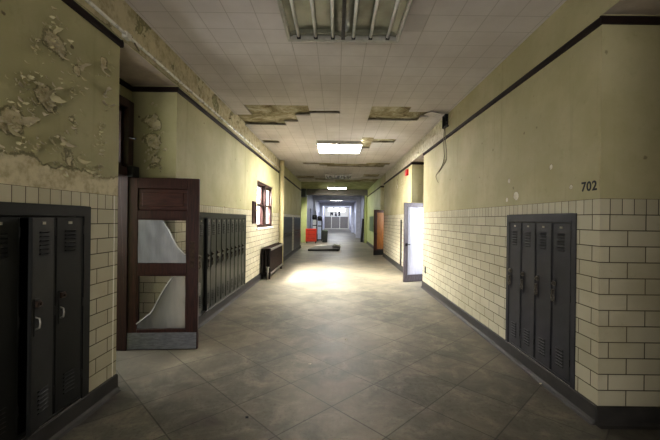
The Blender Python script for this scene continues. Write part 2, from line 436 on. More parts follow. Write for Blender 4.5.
fl = MB().face([(-4.5,YB,0),(4.5,YB,0),(4.5,64,0),(-4.5,64,0)]).build('floor', M['floor']); struct(fl)

LZ0, LZ1 = BASE, 1.795
L_NEAR = (1.955, 2.985); L_MID = (5.215, 8.09); L_FAR1 = (13.3, 16.4); L_FAR2 = (17.15, 19.95); R_NEAR = (3.155, 4.445)
LR = [(3.36, 4.56)]; RR = [(1.55, 2.88), (8.78, 10.2), (16.2, 17.5)]
DEP = .6
W1 = (9.2, 11.45, 1.45, 2.75)
wl = wall_long('wall_left', XL, YB, 20.4, 0, ZC+.05, [(3.36,4.56,0,ZS,DEP)] + [(a,b,LZ0,LZ1,.42) for a,b in (L_NEAR, L_MID, L_FAR1, L_FAR2)] + [(*W1,.2)], [M['wall_left'], M['soffit']], -1)
wall_long('wall_right', XR, YB, 17.5, 0, ZC+.05, [(a,b,0,ZS,DEP) for a,b in RR] + [(*R_NEAR,LZ0,LZ1,.42)], [M['wall_right'], M['soffit']], 1)
wall_long('wall_right', XR, 17.5, 25.2, 0, ZC+.05, [], [M['wall_green'], M['soffit']], 1)
wall_long('wall_left', -2.22, 25.0, 62, 0, ZC+.05, [(28, 29.3, 0, 2.6, .5), (34.5, 36, 0, 2.6, .5), (41, 43, 0, 2.6, .5)], [M['wall_far'], M['soffit']], -1)
wall_long('wall_right', 2.18, 25.2, 62, 0, ZC+.05, [(26.6, 28.4, 0, 2.9, .5), (35, 37, 0, 2.6, .5), (42, 44, 0, 2.6, .5)], [M['wall_far'], M['soffit']], 1)
# backs of the far doorway recesses (plain leaves)
for i, (x, a, b_, z) in enumerate([(-2.72,28,29.3,2.6),(-2.72,34.5,36,2.6),(-2.72,41,43,2.6),(2.68,26.6,28.4,2.9),(2.68,35,37,2.6),(2.68,42,44,2.6)]):
    struct(MB().box(x-.02, x+.02, a, b_, 0, z).box(x-.04, x+.04, a, a+.09, 0, z).box(x-.04, x+.04, b_-.09, b_, 0, z).box(x-.04, x+.04, a+.09, b_-.09, z-.09, z).build('door_%d' % (5+i), M['lock_blue']))

# left recess at 20.4..25 stays open up to the ceiling
b = MB()
b.face([(XL,20.4,0),(-2.9,20.4,0),(-2.9,20.4,ZC+.05),(XL,20.4,ZC+.05)]).face([(-2.9,20.4,0),(-2.9,25,0),(-2.9,25,ZC+.05),(-2.9,20.4,ZC+.05)])
b.face([(-2.9,25,0),(-2.22,25,0),(-2.22,25,ZC+.05),(-2.9,25,ZC+.05)])
struct(b.build('wall_left', M['wall_green']))

# recess backs with door openings
def recess_back(name, x, ya, yb, da, db, dz, mats, into, extra_z=ZS):
    return wall_long(name, x, ya, yb, 0, extra_z, [(da, db, 0, dz, .14)], mats, into)
recess_back('wall_left', XL-DEP, 3.36, 4.56, 3.45, 4.46, 3.2, [M['wall_left'], M['soffit']], -1)
recess_back('wall_right', XR+DEP, 1.55, 2.88, 1.75, 2.72, 3.2, [M['wall_right'], M['soffit']], 1)
recess_back('wall_right', XR+DEP, 8.78, 10.2, 8.95, 9.95, 3.2, [M['wall_right'], M['soffit']], 1)
recess_back('wall_right', XR+DEP, 16.2, 17.5, 16.4, 17.3, 3.2, [M['wall_right'], M['soffit']], 1)
# rooms beyond the doorways (plain painted shells)
def side_room(name, x0, x1, y0, y1, z1, mat):
    b = MB()
    b.face([(x1,y0,0),(x1,y1,0),(x1,y1,z1),(x1,y0,z1)]).face([(x0,y0,0),(x1,y0,0),(x1,y0,z1),(x0,y0,z1)]).face([(x0,y1,0),(x1,y1,0),(x1,y1,z1),(x0,y1,z1)])
    b.face([(x0,y0,z1),(x1,y0,z1),(x1,y1,z1),(x0,y1,z1)])
    return struct(b.build(name, mat))
side_room('wall_left', XL-DEP-.14, -4.4, 2.6, 5.4, 3.4, M['wall_green'])
side_room('wall_right', XR+DEP+.14, 4.4, .6, 3.5, 3.4, M['wall_green'])
side_room('wall_right', XR+DEP+.14, 4.4, 8.2, 11.2, 3.4, M['wall_far'])
side_room('wall_right', XR+DEP+.14, 4.4, 15.6, 18.2, 3.4, M['wall_green'])

# rear wall behind the camera
struct(MB().face([(-4.5,YB,0),(4.5,YB,0),(4.5,YB,ZC+.1),(-4.5,YB,ZC+.1)]).build('wall_back', M['wall_right']))

# end wall with three high windows, above a grey panelled lower part
def wall_end():
    b = MB(); y = 62.0; xs = [-2.6,-1.66,-.70,-.55,.42,.57,1.55,2.5]; z0, z1 = 3.1, 3.84
    for i in range(len(xs)-1):
        if i in (1,3,5):
            b.box(xs[i],xs[i+1],y,y+.15,0,z0).box(xs[i],xs[i+1],y,y+.15,z1,ZC+.1)
        else: b.box(xs[i],xs[i+1],y,y+.15,0,ZC+.1)
    return struct(b.build('wall_end', M['white']))
wall_end()
for k, (a, c) in enumerate(((-1.66,-.70),(-.55,.42),(.57,1.55))):
    w = empty('window_%d' % (2+k), ((a+c)/2, 62.07, 3.1)); struct(w, 'bright high window in the far end wall, ' + ('left of three', 'middle of three', 'right of three')[k], 'window')
    h = (c-a)/2
    MB().box(-h,h,-.03,.03,0,.05).box(-h,h,-.03,.03,.69,.74).box(-h,-h+.05,-.03,.03,.05,.69).box(h-.05,h,-.03,.03,.05,.69).build('window_frame', M['white'], w)
    MB().box(-h+.05,h-.05,-.005,.005,.05,.69).build('pane', M['glass'], w)
p = empty('wainscot_panel', (-.22, 61.93, 0)); tag(p, 'grey panelled lower partition across the far end of the corridor', 'partition')
MB().box(-2.2,2.2,-.04,.04,.12,2.2).build('panel', M['end_grey'], p)
MB().box(-2.2,2.2,-.06,.04,0,.12).build('plinth', M['white'], p)
MB().box(-2.24,2.24,-.07,.05,2.2,2.26).build('cap_rail', M['pale_grey'], p)
for k, xx in enumerate((-1.0, .5)):
    o = empty('post', (xx, 61.5, 0)); tag(o, ('left', 'right')[k] + ' pale slim post in front of the grey end partition', 'post', 'slim posts at the corridor end')
    MB().tube([(0,0,.05),(0,0,2.25)], .07, 10).build('shaft', M['white'], o); MB().tube([(0,0,0),(0,0,.05)], .16, 12).build('base', M['white'], o)
for k, (xx, pts) in enumerate(((-.95, [(-.28,0),(-.12,0),(-.1,.3),(.1,.05),(.26,.0),(.22,.3),(.26,.62),(-.28,.62)]), (-.23, [(-.2,.0),(.2,-.12),(.22,.2),(.1,.38),(.2,.62),(-.2,.6),(-.08,.36),(-.2,.2)]), (.38, [(-.2,0),(.22,0),(.2,.26),(.1,.36),(.2,.6),(.12,.78),(-.1,.78),(-.2,.58),(-.08,.34)]))):
    b = MB(); i = len(pts)
    b.v = [(x,-.03,z) for x,z in pts] + [(x,.03,z) for x,z in pts]
    b.f = [tuple(range(i)), tuple(reversed(range(i,2*i)))] + [(j,(j+1)%i,i+(j+1)%i,i+j) for j in range(i)]; b.mi = [0]*len(b.f)
    o = b.build('wall_ornament', M['ink'], loc=(xx, 61.96, 2.38)); tag(o, 'dark cut-out shape on the white end wall, ' + ('left', 'middle', 'right')[k] + ' of three', 'wall decoration', 'dark shapes on the end wall')

# portals
def portal(name, y, th, xl, xr, zl, mat):
    b = MB(); b.box(-2.3, xl, y, y+th, 0, zl).box(xr, 2.3, y, y+th, 0, zl).box(-2.3, 2.3, y, y+th, zl, ZC+.04)
    return struct(b.build(name, mat))
b = MB().box(-2.22, 2.22, 25.0, 25.35, 3.49, ZC+.04); struct(b.build('trim_20', M['end_grey']))
struct(MB().box(2.02, 2.22, 25.15, 25.3, 0, 3.49).build('trim_21', M['wall_green']))
struct(MB().box(2.0, 2.22, 25.30, 25.42, 0, 3.49).build('trim_22', M['trim']))
portal('trim_23', 32.0, .5, -2.08, 1.80, 3.52, M['white_frame'])
portal('trim_24', 45.0, .5, -2.0, 1.88, 3.5, M['white_frame'])

# ceiling: tile layer with missing tiles, plaster above
holes = []
def hole_px(x0, x1, y0, y1): holes.append((x0, x1, y0, y1))
hole_px(-1.86, -.62, 6.44, 7.2); hole_px(-.62, .05, 6.75, 6.95); hole_px(-1.86,-.95, 7.2, 7.45); hole_px(-2.16,-1.2,7.45,7.85)
hole_px(-2.16,-1.86,7.15,7.9); hole_px(-1.2,-.9,7.2,7.6)
hole_px(.62, 1.35, 6.5, 7.2); hole_px(1.35, 2.1, 6.9, 7.08); hole_px(.62, 1.65, 7.2, 7.4)
hole_px(.68, 1.0, 9.0, 9.9); hole_px(1.0, 1.55, 9.2, 9.6); hole_px(.68, .9, 9.9, 10.3)
hole_px(-2.1,-1.7, 9.45, 9.75)
hole_px(-1.4,-.2, 13.1, 13.5); hole_px(-.4, 1.9, 13.3, 14.1); hole_px(1.1, 2.0, 12.9, 13.5); hole_px(-.8,.2,13.5,13.8)
hole_px(-2.1,-1.2,17.1,18.2); hole_px(-1.2,-.4,18.0,18.6); hole_px(1.2,2.1,16.2,17.2); hole_px(-.2,1.6,18.6,20); hole_px(1.3,2.2,18,20)
H = G/2
def inhole(cx, cy): return any(a < cx < b and c < cy < d for a,b,c,d in holes)
b = MB(); cells = {}
i0 = math.floor((XL-GX)/H); i1 = math.ceil((XR-GX)/H); j0 = math.floor((YB-GY)/H); j1 = math.floor((20.0-GY)/H)
def cx0(i): return max(XL, min(XR, GX+i*H))
for i in range(i0, i1):
    for j in range(j0, j1):
        x0, x1, y0, y1 = cx0(i), cx0(i+1), GY+j*H, GY+(j+1)*H
        if not inhole((x0+x1)/2, (y0+y1)/2): cells[i,j] = (x0,x1,y0,y1)
TZ = .022
for (i,j), (x0,x1,y0,y1) in cells.items():
    b.face([(x0,y0,ZC),(x0,y1,ZC),(x1,y1,ZC),(x1,y0,ZC)])
    if (i-1,j) not in cells and i > i0: b.face([(x0,y0,ZC),(x0,y1,ZC),(x0,y1,ZC+TZ),(x0,y0,ZC+TZ)])
    if (i+1,j) not in cells and i < i1-1: b.face([(x1,y0,ZC),(x1,y1,ZC),(x1,y1,ZC+TZ),(x1,y0,ZC+TZ)])
    if (i,j-1) not in cells: b.face([(x0,y0,ZC),(x1,y0,ZC),(x1,y0,ZC+TZ),(x0,y0,ZC+TZ)])
    if (i,j+1) not in cells: b.face([(x0,y1,ZC),(x1,y1,ZC),(x1,y1,ZC+TZ),(x0,y1,ZC+TZ)])
struct(b.build('ceiling', M['ceil_tile']))
struct(MB().face([(-2.25,YB,ZC+.05),(2.3,YB,ZC+.05),(2.3,25.3,ZC+.05),(-2.25,25.3,ZC+.05)]).face([(-2.95,20.3,ZC+.05),(-2.25,20.3,ZC+.05),(-2.25,25.3,ZC+.05),(-2.95,25.3,ZC+.05)]).build('ceiling', M['ceil_plaster']))
struct(MB().face([(-3,25.3,ZC),(3,25.3,ZC),(3,64,ZC),(-3,64,ZC)]).build('ceiling', M['wall_far']))

# hanging loose tile beside the junction box
o = MB().box(-.15,.15,-.15,.15,-.008,.008).build('ceiling_tile', M['ceil_tile'], bevel=.003, loc=(1.93, 6.88, 3.845)); o.rotation_euler = (R(4), R(10), R(12))
tag(o, 'loose pale ceiling tile sagging above the dark junction box', 'ceiling tile')

# picture rails (trim) and cove baseboards
RAIL = [(0,3.385),(.018,3.385),(.024,3.40),(.024,3.435),(.014,3.452),(0,3.452)]
COVE = [(0,0),(.055,0),(.03,.012),(.016,.035),(.012,BASE-.008),(0,BASE)]
tn = [0]
def rail(p0, p1, side):
    tn[0] += 1; struct(MB().extrude(RAIL, p0, p1, side).build('trim_%d' % tn[0], M['trim']))
Lx, Rx = (1,0), (-1,0)
rail((XL,YB),(XL,3.36),Lx); rail((XL,4.56),(XL,12.55),Lx); rail((XL,12.8),(XL,20.4),Lx)
rail((XL-DEP,4.56),(XL+.024,4.56),(0,-1)); rail((XL-DEP,3.36),(XL-DEP,4.56),Lx); rail((XL-DEP,3.36),(XL+.024,3.36),(0,1))
rail((XR,2.88),(XR,8.78),Rx); rail((XR,10.2),(XR,16.2),Rx); rail((XR,17.5),(XR,25.1),Rx); rail((XR,YB),(XR,1.55),Rx)
for a, c in RR:
    rail((XR-.024,c),(XR+DEP,c),(0,-1)); rail((XR+DEP,a),(XR+DEP,c),Rx); rail((XR-.024,a),(XR+DEP,a),(0,1))
def cove(name, runs):
    b = MB()
    for p0, p1, s in runs: b.extrude(COVE, p0, p1, s)
    struct(b.build(name, M['base']))
cove('baseboard_left', [((XL,YB),(XL,3.36),Lx), ((XL,4.56),(XL,20.4),Lx), ((XL-DEP,4.56),(XL+.012,4.56),(0,-1)), ((XL-DEP,3.36),(XL+.012,3.36),(0,1)),
                        ((XL-DEP,3.36),(XL-DEP,3.42),Lx), ((XL-DEP,4.5),(XL-DEP,4.56),Lx)])
runs = [((XR,YB),(XR,1.55),Rx), ((XR,2.88),(XR,8.78),Rx), ((XR,10.2),(XR,16.2),Rx), ((XR,17.5),(XR,25.1),Rx)]
for a, c in RR: runs += [((XR-.012,c),(XR+DEP,c),(0,-1)), ((XR-.012,a),(XR+DEP,a),(0,1))]
cove('baseboard_right', runs)
# rounded corner tiles at the end of the near left wall
b = MB(); prof = []
for k in range(7):
    an = R(90*k/6); prof.append((math.cos(an)*.065-.065, math.sin(an)*.065))
pts = [(XL+.003+dx_, 3.298+dy_) for dx_, dy_ in prof]
for r in range(13):
    z0, z1 = BASE + r*CO + .002, BASE + (r+1)*CO - .002
    ring = pts + [(XL-.062, 3.298)]
    n = len(ring); i = len(b.v); b.v += [(x,y,z0) for x,y in ring] + [(x,y,z1) for x,y in ring]
    for k in range(n): b.f.append((i+k, i+(k+1)%n, i+n+(k+1)%n, i+n+k)); b.mi.append(0)
    b.f.append(tuple(i+k for k in range(n))); b.f.append(tuple(i+n+k for k in reversed(range(n)))); b.mi += [0,0]
struct(b.build('trim_30', M['tile_lit_pale']))

# ------------------------------------------------------------------ lockers
ORD = ['first','second','third','fourth','fifth','sixth','seventh','eighth','ninth','tenth','eleventh','twelfth']
def make_locker(w, mat, detail=True, handle='loop'):
    """faces local -Y, origin at floor level below the middle of the door's face."""
    t = empty('locker')
    z0, z1 = .185, 1.705; h = w/2
    b = MB(); e = .012
    b.box(-h+.001,-h+e,.0,.38,z0,z1).box(h-e,h-.001,.0,.38,z0,z1).box(-h+e,h-e,.37,.38,z0,z1).box(-h+e,h-e,0,.37,z0,z0+e).box(-h+e,h-e,0,.37,z1-e,z1)
    b.build('body', M['lock_in'], t)
    hx = h-.006; W = w-.012
    d = MB(); d.box(-W,0,-.016,.004,z0+.006,z1-.006)
    lv = MB()
    if detail:
        d.box(-W+.004,-W+.012,-.019,-.016,z0+.012,z1-.012).box(-.012,-.004,-.019,-.016,z0+.012,z1-.012)
        for zb in (1.435, .30):
            for k in range(6):
                z = zb + k*.031; Mx = Matrix.Translation((-W/2-.005,-.018,z)) @ Matrix.Rotation(R(-38),4,'X')
                lv.box(-.052,.052,-.012,.003,-.0026,.0026,Mx)
                d.cur = 1; d.box(-W/2-.057,-W/2+.047,-.0165,-.0158,z-.016,z-.001); d.cur = 0  # dark strips on the solid door stand in for shaded louvre slots
    do = d.build('door', [mat, M['lock_in']], t, bevel=.0025, loc=(hx,0,0))
    if detail:
        build_each(lv, 'louvre', mat, do)
        x = -W+.042
        g = MB()
        g.box(x-.016,x+.016,-.022,-.016,.87,1.13)
        g.build('latch_plate', mat, do, bevel=.002)
        g = MB(); g.box(x-.012,x+.034,-.040,-.022,1.07,1.115); g.tube([(x+.012,-.04,1.092),(x+.012,-.055,1.092)],.012,10)
        g.build('latch', M['bronze'] if handle == 'bar' else M['pull'], do, bevel=.003)
        g = MB()
        if handle == 'bar':
            g.tube([(x,-.02,1.0),(x,-.045,.99),(x,-.05,.96),(x,-.045,.925),(x,-.02,.915)],.006,8)
        else:
            pts = [(x+.020*math.cos(a),-.036,.945+.036*math.sin(a)) for a in [2*math.pi*k/14 for k in range(15)]]
            g.tube(pts,.0075,8); g.box(x-.009,x+.009,-.045,-.02,.975,1.03)
        g.build('handle', M['steel'] if handle == 'bar' else M['pull'], do, smooth=False)
        MB().box(-W/2-.026,-W/2+.016,-.0195,-.016,1.648,1.668).build('number_plate', M['plate'], do, bevel=.001)
        g = MB()
        for z in (.34,.95,1.56): g.tube([(-.002,-.016,z),(-.002,-.016,z+.07)],.006,8)
        build_each(g, 'hinge', M['dark_steel'], do)
    else:
        x = -W+.042
        MB().box(x-.012,x+.012,-.036,-.016,1.06,1.12).build('latch', M['pull'], do)
        MB().tube([(x,-.012,1.0),(x,-.045,.97),(x,-.012,.92)],.008,6).build('handle', M['pull'], do)
    return t
def bank(side, y0, n, pitch, mat, fmat, frame, where, group, detail=True, handle='loop', ajar={}, special={}):
    x = XL-.012 if side < 0 else XR+.012; rz = R(90) if side < 0 else R(-90)
    proto = make_locker(pitch, mat, detail, handle)
    for k in range(n):
        o = proto if k == 0 else copy_tree(proto)
        o.location = (x, y0+pitch*(k+.5), 0); o.rotation_euler = (0,0,rz)
        st = ajar.get(k)
        if st:
            [c for c in o.children if c.name.startswith('door')][0].rotation_euler = (0,0,R(st))
        tag(o, special.get(k) or ('%s locker, %s from the near end of %s%s' % ('dark' if mat is not M['lock_grey'] else 'grey-green', ORD[k], where, ', door ajar' if st else '')), 'locker', group)
    # surround
    fy0, fy1 = frame; f = empty('locker_surround', (x,(fy0+fy1)/2,LZ0), rz); hw = (fy1-fy0)/2
    a = (y0 - fy0); c = (fy1 - (y0+n*pitch))
    if side > 0: a, c = c, a
    b = MB(); b.box(-hw,-hw+a,-.02,.05,0,LZ1-LZ0).box(hw-c,hw,-.02,.05,0,LZ1-LZ0).box(-hw+a,hw-c,-.02,.05,1.707-LZ0,LZ1-LZ0).box(-hw+a,hw-c,-.012,.05,0,.184-LZ0)
    b.build('frame', fmat, f, bevel=.003)
    MB().box(-hw+a,hw-c,-.0235,-.019,1.715-LZ0,1.727-LZ0).build('bead', fmat, f)
    tag(f, 'metal surround framing ' + where, 'locker frame')
bank(-1, 2.035, 3, .29, M['lock_near'], M['lock_near'], L_NEAR, 'the black locker bank in the left foreground', 'black lockers in the left foreground', True, 'bar', {1: 13},
     {0: 'near-black metal locker cut by the left edge of the picture', 1: 'near-black narrow locker with its door ajar, between two shut ones', 2: 'near-black metal locker beside the tiled corner in the left foreground'})
bank(1, 3.217, 4, .291, M['lock_right'], M['lock_right'], R_NEAR, 'the four below number 702', 'slate lockers on the right wall', True, 'loop')
bank(-1, 5.292, 10, .272, M['lock_grey'], M['lock_grey'], L_MID, 'the row behind the brown door', 'grey-green lockers behind the open door', True, 'loop', {1: 9})
bank(-1, 13.36, 11, .27, M['lock_blue'], M['lock_blue'], L_FAR1, 'the bank just past the cream pipe', 'lockers past the cream pipe', False)
bank(-1, 17.22, 10, .265, M['lock_blue'], M['lock_blue'], L_FAR2, 'the farthest left bank', 'lockers at the far end of the left wall', False)

# ------------------------------------------------------------------ doors
def door_open(name, label, hinge, angle, W, Hh, kind):
    """leaf in local XZ plane, hinge at local x = 0, leaf runs to +x; front faces local -Y."""
    o = empty(name, (*hinge, 0), angle); struct(o, label, 'door')
    T = .022; z0 = .008
    if kind == 'brown':
        st_l, st_r = .16, .145; wood = M['door_wood']
        b = MB(); b.box(0,st_l,-T,T,z0,Hh).box(W-st_r,W,-T,T,z0,Hh)
        for a, c in ((z0,.265),(.97,1.11),(1.69,1.80),(2.08,Hh)): b.box(st_l,W-st_r,-T,T,a,c)
        b.build('frame', wood, o, bevel=.004)
        MB().box(st_l,W-st_r,-.01,.01,1.80,2.08).box(st_l+.05,W-st_r-.05,-.016,.016,1.85,2.03).build('panel', M['door_wood_h'], o, bevel=.008)
        for z_a, z_b, poly in ((1.11,1.69,[(0,0),(1,0),(1,.2),(.86,.36),(.74,.56),(.64,.78),(.52,1),(0,1)]), (.265,.97,[(0,0),(1,0),(1,1),(.74,1),(.6,.82),(.46,.58),(.28,.3),(0,.1)])):
            m = MB(); s = .018
            m.box(st_l,W-st_r,-.018,.018,z_a,z_a+s).box(st_l,W-st_r,-.018,.018,z_b-s,z_b).box(st_l,st_l+s,-.018,.018,z_a+s,z_b-s).box(W-st_r-s,W-st_r,-.018,.018,z_a+s,z_b-s)
            m.build('glazing_bead', wood, o, bevel=.003)
            MB().box(st_l,W-st_r,-.002,.002,z_a,z_b).build('pane', M['glass'], o)
            # torn film, wavy
            f = MB(); N = 22; ww = W-st_r-st_l-.02; hhh = z_b-z_a-.02
            def inside(u, v):
                c = False; k = len(poly)-1
                for i in range(len(poly)):
                    (xi, yi), (xj, yj) = poly[i], poly[k]
                    if (yi > v) != (yj > v) and u < (xj-xi)*(v-yi)/(yj-yi)+xi: c = not c
                    k = i
                return c
            # clip columns to polygon: sample top/bottom per column
            cols = []
            for i in range(N+1):
                u = min(max(i/N, 1e-4), 1-1e-4); vs = [v/200 for v in range(1, 200) if inside(u, v/200)]
                cols.append((u, min(vs), max(vs)))
            rows = 12; grid = []
            for (u, va, vb) in cols:
                line = []
                for r in range(rows+1):
                    v = va + (vb-va)*r/rows
                    wv = .010*math.sin(9*u+5*v) + .008*noise.noise((u*5, v*5, z_a*7)) + (.018*(r/rows)**6)
                    line.append((st_l+.01+u*ww, -.018-abs(wv), z_a+.01+v*hhh))
                grid.append(line)
            for i in range(N):
                for r in range(rows): f.face([grid[i][r], grid[i+1][r], grid[i+1][r+1], grid[i][r+1]])
            f.build('plastic_film', M['film'] if z_a > 1 else M['film_thin'], o, smooth=True)
            # rolled torn edge
            e = MB(); path = [(p[-1][0], p[-1][1]-.006, p[-1][2]) for p in grid if p[-1][2] < z_b-.02]
            if len(path) > 2: e.tube(path, .008, 6).build('torn_edge', M['film_edge'], o, smooth=True)
        MB().box(.012,W-.012,-T-.004,-T,z0+.004,.225).build('kick_plate', M['kick'], o, bevel=.001)
        MB().box(W-.105,W-.045,-T-.004,-T,1.06,1.40).build('push_plate', M['bronze'], o, bevel=.001)
        g = MB(); g.box(W-.002,W+.02,-.012,.012,.70,.86); g.build('lock_edge', M['steel'], o, bevel=.002)
    else:
        fr = M['door_grey'] if kind == 'grey' else M['door_wood']
        st, tr, br = (.135,.14,.23) if kind == 'grey' else (.17,.13,.30)
        b = MB(); b.box(0,st,-T,T,z0,Hh).box(W-st,W,-T,T,z0,Hh).box(st,W-st,-T,T,z0,br).box(st,W-st,-T,T,Hh-tr,Hh)
        b.build('frame', fr, o, bevel=.004)
        if kind == 'grey':
            MB().box(st,W-st,-.002,.002,br,Hh-tr).build('pane', M['glass'], o)
            f = MB(); N, K = 26, 16
            gd = [[(st-.02+(W-2*st+.04)*i/N, -T-.006-.012*abs(noise.noise((i*.35, k*.12, 3))), br-.03+(Hh-tr-br+.05)*k/K) for k in range(K+1)] for i in range(N+1)]
            for i in range(N):
                for k in range(K): f.face([gd[i][k], gd[i+1][k], gd[i+1][k+1], gd[i][k+1]])
            f.build('plastic_sheet', M['film_bright'], o, smooth=True)
            MB().box(.01,W-.01,-T-.004,-T,z0+.01,br-.04).build('kick_plate', M['door_grey'], o)
        else:
            MB().box(st,W-st,-.012,.012,br,Hh-tr).build('panel', M['honey'], o, bevel=.004)
            MB().box(.01,W-.01,-T-.004,-T,z0+.01,br-.06).build('kick_plate', M['black'], o)
        MB().box(W-.10,W-.05,-T-.03,-T,1.0,1.08).tube([(W-.075,-T-.0299,1.04),(W-.075,-T-.06,1.04),(W-.16,-T-.06,1.04)],.011,8).build('handle', M['dark_steel'], o)
    g = MB()
    for z in (.25,1.1,1.95): g.tube([(-.008,-.014,z),(-.008,-.014,z+.1)],.011,8)
    build_each(g, 'hinge', M['dark_steel'], o)
    return o
door_open('door_1', 'dark brown half-glazed door with torn plastic film and metal kick plate, standing open', (-2.72,4.385), R(4), .925, 2.215, 'brown')
# right-hand doors: hinge inside the recess, leaf runs out towards the corridor
def leaf_right(name, label, free, hinge, H, kind):
    v = Vector(free) - Vector(hinge)
    # front (-Y local) should face the camera: leaf direction d, front normal = (d.y,-d.x)
    ang = math.atan2(v.y, v.x); o = door_open(name, label, hinge, ang, v.length, H, kind)
    # mirror so the covered face looks at the corridor's near end
    for ch in o.children: ch.scale.y = -1
    return o
leaf_right('door_2', 'grey framed door covered with bright plastic sheet, open at the right wall recess', (1.85,9.42), (2.70,9.78), 2.20, 'grey')
leaf_right('door_3', 'dark framed door with honey wood panel, open far down the right wall', (1.79,16.45), (2.62,16.95), 2.20, 'honey')

def door_frame(name, x, ya, yb, side, label):
    o = empty(name, (x,(ya+yb)/2,0)); struct(o, label, 'door frame'); h = (yb-ya)/2
    i = -side
    X0, X1 = (-.06, .09) if side < 0 else (-.09, .06)
    MB().box(X0,X1,-h,-h+.11,0,3.2).box(X0,X1,h-.11,h,0,3.2).box(X0,X1,-h+.11,h-.11,3.1,3.2).build('jamb', M['door_frame_wood'], o, bevel=.006)
    MB().box(X0-.01,X1+.01,-h+.11,h-.11,2.23,2.34).build('transom_bar', M['door_frame_wood'], o, bevel=.006)
    b = MB(); b.box(-.02,.02,-h+.11,-h+.16,2.34,3.1).box(-.02,.02,h-.16,h-.11,2.34,3.1).box(-.02,.02,-h+.16,h-.16,2.34,2.4).box(-.02,.02,-h+.16,h-.16,3.04,3.1)
    b.build('transom_sash', M['door_frame_wood'], o, bevel=.003)
    MB().box(-.003,.003,-h+.16,h-.16,2.4,3.04).build('pane', M['glass'], o)
    return o
o = door_frame('door_11', XL-DEP, 3.45, 4.46, -1, 'tall dark brown door frame with transom in the left recess')
MB().box(.085,.17,.36,.5,2.22,2.36).box(.09,.15,.42,.5,2.12,2.24).build('door_closer', M['black'], o, bevel=.005)
MB().tube([(.09,.40,2.72),(.10,.40,2.72),(.2,.36,2.70)],.008,8).build('transom_rod', M['black'], o)
door_frame('door_12', XR+DEP, 1.75, 2.72, 1, 'dark brown door frame in the recess at the right edge')
door_frame('door_13', XR+DEP, 8.95, 9.95, 1, 'door frame in the lit right recess')
door_frame('door_14', XR+DEP, 16.4, 17.3, 1, 'door frame in the far right recess')
# shut leaves for the near recess on the right
struct(MB().box(XR+DEP+.02,XR+DEP+.06,1.86,2.61,0,2.23).build('door_15', M['door_wood'], bevel=.004))

# ------------------------------------------------------------------ window in the left wall
w = empty('window_1', (XL-.10, (W1[0]+W1[1])/2, W1[2])); struct(w, 'brown framed double window glowing white in the left wall', 'window')
h = (W1[1]-W1[0])/2; HZ = W1[3]-W1[2]
MB().box(-.06,.06,-h,-h+.07,0,HZ).box(-.06,.06,h-.07,h,0,HZ).box(-.06,.06,-h+.07,h-.07,HZ-.07,HZ).box(-.06,.06,-h+.07,h-.07,0,.05).box(-.07,.10,-.07,.07,.05,HZ-.07).build('window_frame', M['sash'], w, bevel=.004)
for s in (-1,1):
    a, c = (-h+.07,-.07) if s < 0 else (.07,h-.07)
    for lo, hi, xo in ((.05,HZ/2+.03,.02),(HZ/2-.03,HZ-.07,-.03)):
        b = MB(); b.box(xo-.02,xo+.02,a,a+.05,lo,hi).box(xo-.02,xo+.02,c-.05,c,lo,hi).box(xo-.02,xo+.02,a+.05,c-.05,lo,lo+.05).box(xo-.02,xo+.02,a+.05,c-.05,hi-.05,hi)
        sa = b.build('sash', M['sash'], w, bevel=.003)
        MB().box(xo-.002,xo+.002,a+.05,c-.05,lo+.05,hi-.05).build('pane', M['glass'], sa)
MB().box(-.02,.13,-h-.04,h+.04,-.05,-.002).build('window_sill', M['white'], w, bevel=.005)

# ------------------------------------------------------------------ light fixtures
def fixture(x, y, label, lit, detail=True, zc=ZC, drop=.10):
    o = empty('ceiling_light', (x, y, zc)); tag(o, label, 'ceiling light', 'four-foot fluorescent ceiling lights')
    a = .63; L = .63
    b = MB(); t_ = .022
    b.box(-a,a,-L,-L+t_,-drop,-.001).box(-a,a,L-t_,L,-drop,-.001).box(-a,-a+t_,-L+t_,L-t_,-drop,-.001).box(a-t_,a,-L+t_,L-t_,-drop,-.001)
    b.box(-a-.012,a+.012,-L-.012,-L,-drop-.006,-drop+.014).box(-a-.012,a+.012,L,L+.012,-drop-.006,-drop+.014).box(-a-.012,-a,-L,L,-drop-.006,-drop+.014).box(a,a+.012,-L,L,-drop-.006,-drop+.014)
    b.build('frame', M['fix_frame'], o, bevel=.003)
    if lit:
        for s in (-1,1):
            c0, c1 = (-a+t_,-.025) if s < 0 else (.025,a-t_)
            MB().box(c0,c1,-L+t_,L-t_,-drop+.004,-drop+.012).build('diffuser', lit, o)
        MB().box(-.025,.025,-L+t_,L-t_,-drop-.004,-drop+.02).build('divider', M['fix_frame'], o)
    else:
        for s in (-1,1):
            c0, c1 = (-a+t_,-.02) if s < 0 else (.02,a-t_)
            m = MB()   # curved reflector trough
            K = 12; prof = [(c0+(c1-c0)*k/K, -.012-.05*abs(2*k/K-1)**3) for k in range(K+1)]
            for k in range(K):
                (xa, za), (xb, zb) = prof[k], prof[k+1]
                m.face([(xa,-L+t_,za),(xb,-L+t_,zb),(xb,L-t_,zb),(xa,L-t_,za)])
            m.build('reflector', M['fix_in'], o, smooth=True)
            for k in range(3):
                xx = c0 + (c1-c0)*(k+.5)/3
                tb = MB().tube([(xx,-L+.06,-.074),(xx,L-.06,-.074)], .019, 12).build('tube', M['tube'], o, smooth=True)
                if detail: MB().box(xx-.022,xx+.022,-L+t_,-L+.055,-.095,-.03).box(xx-.022,xx+.022,L-.055,L-t_,-.095,-.03).build('lamp_holder', M['dark_steel'], tb, bevel=.004)
        MB().box(-.02,.02,-L+t_,L-t_,-drop+.004,-.012).build('divider', M['dark_steel'], o, bevel=.003)
        MB().box(-a+t_,a-t_,L-.10,L-.05,-.06,-.015).build('cross_bar', M['fix_in'], o)
    return o
